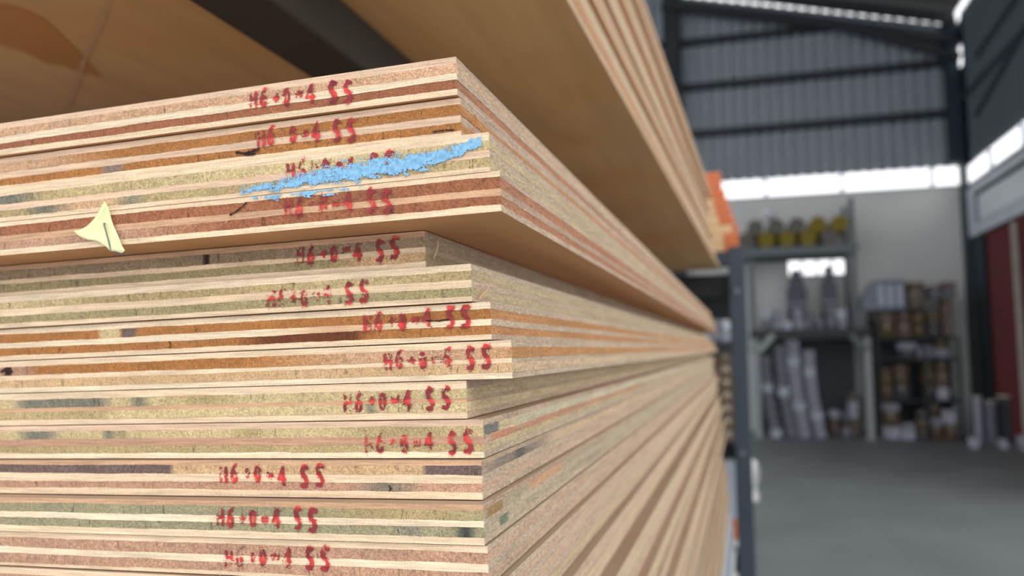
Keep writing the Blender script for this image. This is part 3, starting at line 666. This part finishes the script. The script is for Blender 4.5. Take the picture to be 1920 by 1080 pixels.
# rolls on the top shelf
m_roll = {'grey': noisy('grey_felt_roll', (104, 100, 94), .9, .1, 20), 'ochre': noisy('ochre_roll', (128, 112, 40), .9, .12, 20)}
m_core = noisy('cardboard_core', (60, 54, 48), .8, .1, 20)
rad = .125; SPC = .308
row = [('grey', 1390, 0), ('ochre', 1435, 0), ('ochre', 1471, 0), ('ochre', 1508, 0), ('grey', 1545, 0), ('grey', 1416, 1), ('grey', 1450, 1), ('grey', 1478, 1), ('ochre', 1510, 1), ('ochre', 1577, 1)]
x0r = px(1398, 443).x
for c, pxx, lv in row:
    cnt = [q for q in row if q[2] == lv]; k = [q[1] for q in cnt].index(pxx)
    X = x0r+(k+.5*lv)*SPC; Z = zt+rad*1.02+.002+lv*.2
    mb = MB(); L_ = .95
    nseg = 28; vs = []; fs = []
    prof = [(0, .02), (.0, rad*.97), (.006, rad), (L_-.006, rad), (L_, rad*.97), (L_, .02)]
    for (yy, rr_) in prof:
        for a in range(nseg): t = 2*math.pi*a/nseg; rw = rr_*(1+.012*math.sin(3*t+k)); vs.append((rw*math.cos(t), yy, rw*math.sin(t)))
    for i in range(len(prof)-1):
        for a in range(nseg): fs.append((i*nseg+a, i*nseg+(a+1) % nseg, (i+1)*nseg+(a+1) % nseg, (i+1)*nseg+a))
    r = empty('fabric_roll', Matrix.Translation((X, RY+.0, Z)), label='%s roll, end-on, %s row on top of the far rack' % ({'grey': 'grey', 'ochre': 'mustard yellow'}[c], ['bottom', 'upper'][lv]), cat='roll', group='%s rolls, %s row on the rack top' % ({'grey': 'grey', 'ochre': 'mustard'}[c], ['bottom', 'upper'][lv]))
    MB().add(vs, fs).build('wound_fabric', m_roll[c], r)
    MB().tube((0, -.004, 0), (0, L_+.004, 0), .021, 16).build('core_tube', m_core, r)
p = px(1435, 398)
vs = []; fs = []
for i in range(9):
    for j in range(14):
        th = math.pi*i/8; ph = 2*math.pi*j/14; rr_ = (1+.22*vn(i*1.7+j*.9, 4)); vs.append((.12*math.sin(th)*math.cos(ph)*rr_, .14*math.sin(th)*math.sin(ph)*rr_, .1*math.cos(th)*rr_*(1.3 if i < 4 else .75)+.075))
fs = [(i*14+j, i*14+(j+1) % 14, (i+1)*14+(j+1) % 14, (i+1)*14+j) for i in range(8) for j in range(14)]
o = MB().add(vs, fs).build('plastic_bag', noisy('white_plastic', (214, 216, 226), .3, .05, 9), label='crumpled white plastic bag on top of the grey rolls', cat='bag'); o.location = (x0r+.38, RY+.3, zt+2*rad+.235)
# middle shelf: low cartons and two tall dark wrapped stacks
def shelfrow(x0, x1, z0, n, cols, hh, y, where, group, seed, w=None, levels=1):
    r_ = random.Random(seed); a = x0; tot = x1-x0
    for i in range(n):
        w_ = tot/n; zz = z0+.002
        for l in range(levels if isinstance(levels, int) else levels[i % len(levels)]):
            h = hh*r_.uniform(.8, 1.12); c = r_.choice(cols)
            carton(a+w_/2+r_.uniform(-.01, .01), y+.2+r_.uniform(0, .04), zz, w_*r_.uniform(.80, .93), .36, h-.004, c, where, group, r_.uniform(-.03, .03)); zz += h+.001
        a += w_
shelfrow(px(1428, 600).x, px(1590, 600).x, zs, 8, ['grey', 'pale', 'grey', 'white'], .17, RY+.02, 'in the low row on the middle shelf of the far rack', 'on the middle shelf of the far rack', 5, levels=(2, 2, 1, 2, 2, 1, 2, 2))
m_wrap = noisy('dark_stretch_wrap', (66, 70, 84), .35, .15, 14)
for k, (xa, xb, yt_) in enumerate(((1476, 1514, 507), (1542, 1570, 499))):
    a = px(xa, 570, RY+.62); b_ = px(xb, 570, RY+.62); zt_ = px(xa, yt_, RY+.62).z; w_ = b_.x-a.x
    r = empty('wrapped_bundle', Matrix.Translation(((a.x+b_.x)/2, RY+.7, zs)), label=['wide tall dark wrapped bundle in front of the window', 'narrower tall dark wrapped bundle at the right end of the window'][k], cat='bundle')
    mb = MB(); n_ = 7; hh = (zt_-zs)
    for i in range(n_):
        f0 = w_/2*(1 if i < n_-2 else .7-.25*(i-n_+2)); mb.box(-f0, -.14, hh*i/n_+.001, f0, .14, hh*(i+1)/n_, bev=.012)
    mb.build('wrapped_boxes', m_wrap, r)
    MB().box(-w_*.52, -.15, hh*.42, w_*.52, .15, hh*.45).build('strap', CM['pale'], r)
# bottom bay: leaning columns of small cartons, low pile on the right
cols = [(1424, 1446, 668, 'grey', 9), (1452, 1474, 648, 'grey', 9), (1474, 1500, 636, 'pale', 11), (1506, 1530, 657, 'pale', 10)]
for k, (xa, xb, yt_, c, n_) in enumerate(cols):
    a = px(xa, yt_); b_ = px(xb, yt_); h = min(a.z, zs-.15)/n_; w_ = b_.x-a.x; shift = .16
    for i in range(n_):
        t = 1-i/(n_-1)
        carton((a.x+b_.x)/2+shift*t*t*.8+.0, RY+.25+.02*k, i*h+.002, w_*.90, .3, h-.004, 'white' if (i+k) % 5 == 0 else c, 'in the tall leaning columns under the far rack', 'in the tall columns under the far rack', ((i*37) % 7-3)*.012)
r_ = random.Random(3)
for i, (xa, xb, n_) in enumerate([(1534, 1558, 4), (1562, 1584, 3), (1586, 1604, 3), (1602, 1622, 5)]):
    a = px(xa, 820); b_ = px(xb, 820); zz = .002
    for l in range(n_): h = .135*r_.uniform(.85, 1.1); carton((a.x+b_.x)/2, RY+.66, zz, (b_.x-a.x)*.86, .3, h-.003, r_.choice(['pale', 'white', 'grey', 'pink', 'dark']), 'in the low pile beneath the right end of the far rack', 'in the low pile under the far rack', r_.uniform(-.02, .02)); zz += h
# --- right, a dark rack crammed with cartons
rk2 = empty('steel_shelf', Matrix.Translation((px(1720, 820).x, RY+.02, 0)), label='dark steel shelving crammed with cartons beside the corner column', cat='rack')
xa = px(1642, 740).x+.05; xb = px(1806, 740).x-.02
lev = [px(1700, y).z for y in (750, 672, 632, 580)]
for x in (xa, (xa+xb)/2+.1, xb):
    for yy in (RY+.02, RY+.6):
        mb = MB(); mb.box(x-.02, yy, 0, x+.02, yy+.04, lev[3] if x < xb-.5 else lev[2]); part(mb, 'post', m_steel, rk2)
for i, z_ in enumerate(lev):
    mb = MB(); mb.box(xa-.02, RY+.015, z_-.04, (xb+.02 if i < 3 else xa+.72), RY+.64, z_); part(mb, 'shelf', m_steel, rk2)
rowz = [0]+lev
palettes = [['white', 'brown', 'white', 'pale', 'brown', 'dark'], ['brown', 'brown', 'white', 'pink', 'ochre', 'dark'], ['brown', 'ochre', 'dark', 'brown', 'pale'], ['brown', 'dark', 'ochre', 'pink']]
nm = ['on the floor level', 'on the lowest shelf', 'on the second shelf', 'on the third shelf']
for lv in range(4):
    gap = (rowz[lv+1]-.05-rowz[lv]); r_ = random.Random(20+lv); a = xa+.03; end = xb-.03
    while a < end-.1:
        w_ = r_.uniform(.16, .27); w_ = min(w_, end-a); zz = rowz[lv]+.003; 
        if lv == 3 and a > xa+.75: gapx = .6
        else: gapx = gap
        while zz < rowz[lv]+gapx-.1:
            h = min(r_.uniform(.1, .24), rowz[lv]+gapx-zz); 
            if r_.random() < .04: break
            carton(a+w_/2, RY+.24+r_.uniform(0, .08), zz, w_*.90, .34, h-.005, r_.choice(palettes[lv]), nm[lv]+' of the dark shelving in the far corner', nm[lv]+' of the dark shelving', r_.uniform(-.015, .015)); zz += h
        a += w_
mb = MB(); mb.box(xa-.02, RY+.645, .02, xb+.02, RY+.66, lev[2]+.3); part(mb, 'shade_backing', m_steel, rk2)  # added dark sheet, stands in for the dimness behind the cartons
mb = MB(); mb.box(x_l+.1, RY+RB+.1, .02, x_r-.02, RY+RB+.11, zs-.14); part(mb, 'shade_backing', noisy('wall_shade', (70, 76, 80), .7, .1, 4), rk)  # added sheet: shadow on the wall behind the bay, put into its colour
# heap above it
def stack_px(x0, x1, ytop, z0, y, cols, where, group, seed, hh=.15):
    r_ = random.Random(seed); a = px(x0, ytop); b_ = px(x1, ytop); zz = z0+.002; i = 0
    while zz < a.z-.05:
        h = min(hh*r_.uniform(.8, 1.2), a.z-zz); carton((a.x+b_.x)/2+r_.uniform(-.015, .015), y, zz, (b_.x-a.x)*.95, .3, h-.004, cols[i % len(cols)], where, group, r_.uniform(-.05, .05)); zz += h; i += 1
stack_px(1703, 1735, 522, lev[3], RY+.25, ['brown', 'pink', 'brown'], 'in the column rising highest on the dark shelving', 'in the highest column of the dark shelving', 31)
zc = lev[2]+.56
for j, (x0, x1, yt_) in enumerate(((1742, 1768, 535), (1770, 1795, 527))):
    stack_px(x0, x1, yt_, zc-.0, RY+.26, ['grey', 'pink', 'brown', 'pale'], 'heaped at the right end of the dark shelving, near the wall', 'heaped at the right end of the dark shelving', 33+j, .13)
# tilted plastic wrapped bundle on the top left
a = px(1617, 578); b_ = px(1702, 578); zt_ = px(1660, 524).z
r = empty('wrapped_bundle', Matrix.Translation(((a.x+b_.x)/2, RY+.3, lev[3]+.003)), label='shiny plastic wrapped bundle with slanted left end on top of the dark shelving', cat='bundle')
w_ = (b_.x-a.x); hh = zt_-lev[3]-.01
vs = [(-w_/2, -.2, 0), (w_/2, -.2, 0), (w_/2, .2, 0), (-w_/2, .2, 0), (-w_/2, -.2, hh*.35), (w_/2, -.2, hh), (w_/2, .2, hh), (-w_/2, .2, hh*.35), (-w_*.22, -.22, hh), (-w_*.22, .2, hh)]
MB().add(vs, [(0, 3, 2, 1), (0, 1, 5, 8, 4), (1, 2, 6, 5), (2, 3, 7, 9, 6), (3, 0, 4, 7), (4, 8, 9, 7), (8, 5, 6, 9)]).build('plastic_wrap', noisy('clear_grey_wrap', (96, 104, 122), .25, .25, 9), r)
for k in range(3): MB().box(-w_*.12+k*w_*.21, -.235, hh*.12, -w_*.12+k*w_*.21+w_*.13, -.221, hh*.86).build('wrapped_packet', CM['white'], r)
# upright tubes by the corner
for k, (xc_, yt_, rr_, cl, lb) in enumerate(((1829, 744, .055, 'pale', 'slim grey cardboard tube standing left of the taller one by the corner column'), (1853, 752, .075, 'grey', 'grey cardboard tube standing in the middle of the three tubes'), (1889, 744, .13, 'dark', 'thick dark roll with a painted end highlight standing by the red door'))):
    t_ = px(xc_, yt_, 12.75)
    r = empty('upright_roll', Matrix.Translation((t_.x, 12.75+.15*(k == 2)-.1, 0)), label=lb, cat='roll')
    MB().tube((0, 0, 0), (0, 0, t_.z), rr_, 20).build('tube_wall', CM[cl], r)
    MB().tube((0, 0, t_.z), (0, 0, t_.z+.012), rr_*1.02, 20).build('end_highlight', noisy('painted_highlight', (230, 220, 196), .4, .05, 10), r)  # pale disc: the reflected highlight on the tube end, painted as colour
for k, (x0, x1, h) in enumerate(((1812, 1822, .14), (1866, 1876, .12), (1902, 1925, .16))):
    a = px(x0, 820, 12.5); b_ = px(x1, 820, 12.5); carton((a.x+b_.x)/2, 12.3, .002, b_.x-a.x, .25, h, 'white', 'low on the floor among the upright rolls by the corner', 'on the floor by the upright rolls')
carton(px(1905, 790, 12.9).x+.34, 13.45, .002, .22, .3, .45, 'brown', 'standing behind the thick dark roll by the red door', 'behind the thick dark roll')
# --- next bay beyond the near upright: orange-ended planks, boxes, wrap
m_or = noisy('orange_end_paint', (204, 104, 58), .6, .12, 20); m_pl = noisy('pale_plank', (212, 178, 136), .8, .12, 12, stretch=(6, .4, 20))
pb = at(1355, 462, Y=3.25); pz = CAM_Z+.372
bx = at(1384, 440, Y=3.25).x
mb = MB(); mb.box(-1.5, 3.2, pz-.055, bx+.005, 3.27, pz-.001); ob2 = ob
part(mb, 'cross_beam', m_rack, ob)
steps = [0, .0, .0, -.014, -.026, -.034, -.044, -.056, -.06]
for k in range(9):
    h = .035; X = bx+steps[k]
    r = empty('timber_plank', Matrix.Translation((X, 3.2, pz+k*h)), label='pale plank with orange painted end, stacked beyond the near rack upright', cat='plank', group='orange-ended planks beyond the rack upright')
    MB().box(-1.0, .003, .0005, 0, .5, h-.0008, bev=.002).build('plank_body', m_pl, r)
    wdt = .055 if k not in (2,) else .02
    MB().box(-wdt, 0, .003, .0006, .12, h-.003, bev=.001).build('painted_end', m_or, r)
# sheets of pale wood under the overhead beam, seen beyond the rack
z0 = at(1340, 545, Y=3.3).z
o = MB().box(-1.4, 3.12, z0, at(1376, 530, Y=3.12).x, 3.75, z0+.035, bev=.002).build('timber_board', noisy('tan_board', (150, 126, 100), .8, .1, 12), label='tan timber board lying beneath the overhead cross beam', cat='board')
mb = MB(); mb.box(-1.5, 3.14, z0-.12, at(1374, 570, Y=3.14).x, 3.2, z0-.002); mb.build('rack_beam', m_rack_dark, label='black rack beam right under the tan timber board', cat='beam')
# cartons beyond, between the stack and the upright
r_ = random.Random(12); y6 = 5.2
xl = at(1326, 640, Y=y6).x; xr = at(1380, 640, Y=y6).x; z1 = at(1350, 575, Y=y6).z; z2 = at(1350, 642, Y=y6).z
z3 = at(1360, 832, Y=y6).z
rk3 = empty('carton_rack', Matrix.Translation(((xl+xr)/2, y6, 0)), label='dark two-board rack with cartons, glimpsed between plywood and near upright', cat='rack')
for z_ in (z2, z3-.002):
    mb = MB(); mb.box(xl-.6, y6-.02, z_-.06, xr, y6+.5, z_); part(mb, 'shelf_board', m_rack_dark, rk3)
for x in (xl-.6, xr-.04):
    mb = MB(); mb.box(x, y6+.501, 0, x+.04, y6+.54, z2); part(mb, 'post', m_rack_dark, rk3)
zz = z2+.002
for i in range(3):
    for j in range(2): carton(xl+.02+j*(xr-xl)/2+.03, y6+.16, zz, (xr-xl)/2*.93, .28, .075, ['grey', 'pale', 'grey', 'white', 'grey', 'grey'][i*2+j], 'glimpsed just above the far end of the plywood stack', 'glimpsed above the far end of the plywood', 0)
    zz += .077
hh = (z2-.062-z3)/7
for i in range(7):
    carton((xl+xr)/2+.02, y6+.2, z3+i*hh, (xr-xl)*.9+.06, .3, hh-.003, 'ochre' if i % 3 == 1 else 'brown', 'in the column between plywood stack and rack upright', 'in the column beside the rack upright')
# grey board leaning, orange clamps and white wrap low by the upright
yk = 3.6
a = at(1345, 1000, Y=yk); b_ = at(1382, 866, Y=yk)
zsh = at(1370, 974, Y=yk).z
mb = MB(); mb.box(-1.54, 3.40, zsh-.03, at(1385, 974, Y=yk).x, 3.75, zsh-.001); part(mb, 'lower_shelf', m_white, ob2)
o = MB().box(a.x-.12, yk, zsh, b_.x+.0, yk+.02, b_.z, bev=.002).build('leaning_panel', m_lam, label='upright pale grey panel behind the foot of the rack upright', cat='panel')
for k, (yy0, yy1) in enumerate(((984, 1012), (1056, 1075))):
    a = at(1360, yy1, Y=3.2); b_ = at(1384, yy0, Y=3.2)
    r = empty('carton', Matrix.Translation(((a.x+b_.x)/2, 3.25, a.z)), label='orange and white packet %s, next to the rack upright' % ['above the black one', 'below the black one'][k], cat='packet')
    MB().box(-(b_.x-a.x)/2, -.04, .0, (b_.x-a.x)/2, .05, b_.z-a.z, bev=.003).build('orange_sleeve', noisy('orange_print', (214, 112, 30), .5, .08, 20), r)
    MB().box(-(b_.x-a.x)/2-.012, -.035, -.03, (b_.x-a.x)/2-.004, .045, -.001, bev=.003).build('white_body', m_lam2, r)
a = at(1358, 1050, Y=3.2); b_ = at(1388, 1022, Y=3.2)
MB().box(a.x, 3.2, a.z, b_.x, 3.3, b_.z, bev=.003).build('cross_rail', m_rack_dark, ob) if False else None
mb = MB(); mb.box(-1.54, 3.031, a.z, 0, 3.06, b_.z); part(mb, 'cross_beam', m_rack_dark, ob)
# scrap of white plastic hanging on the aisle side of the upright
pts = [(1408, 858), (1420, 866), (1426, 884), (1422, 904), (1418, 916), (1426, 926), (1424, 938), (1415, 944), (1408, 938)]
vs = []; fs = []; n_ = len(pts)
for lay in (0, 1):
    for i, (x, y) in enumerate(pts):
        q = at(x, y, Y=3.03+.02*lay+.008*math.sin(i*2.1)); vs.append(q)
fs = [tuple(range(n_)), tuple(range(2*n_-1, n_-1, -1))]+[(i, n_+i, n_+(i+1) % n_, (i+1) % n_) for i in range(n_)]
MB().add(vs, fs).build('plastic_scrap', noisy('white_plastic_film', (206, 208, 208), .35, .06, 40), label='crumpled white plastic film hanging on the aisle side of the near upright', cat='plastic scrap')
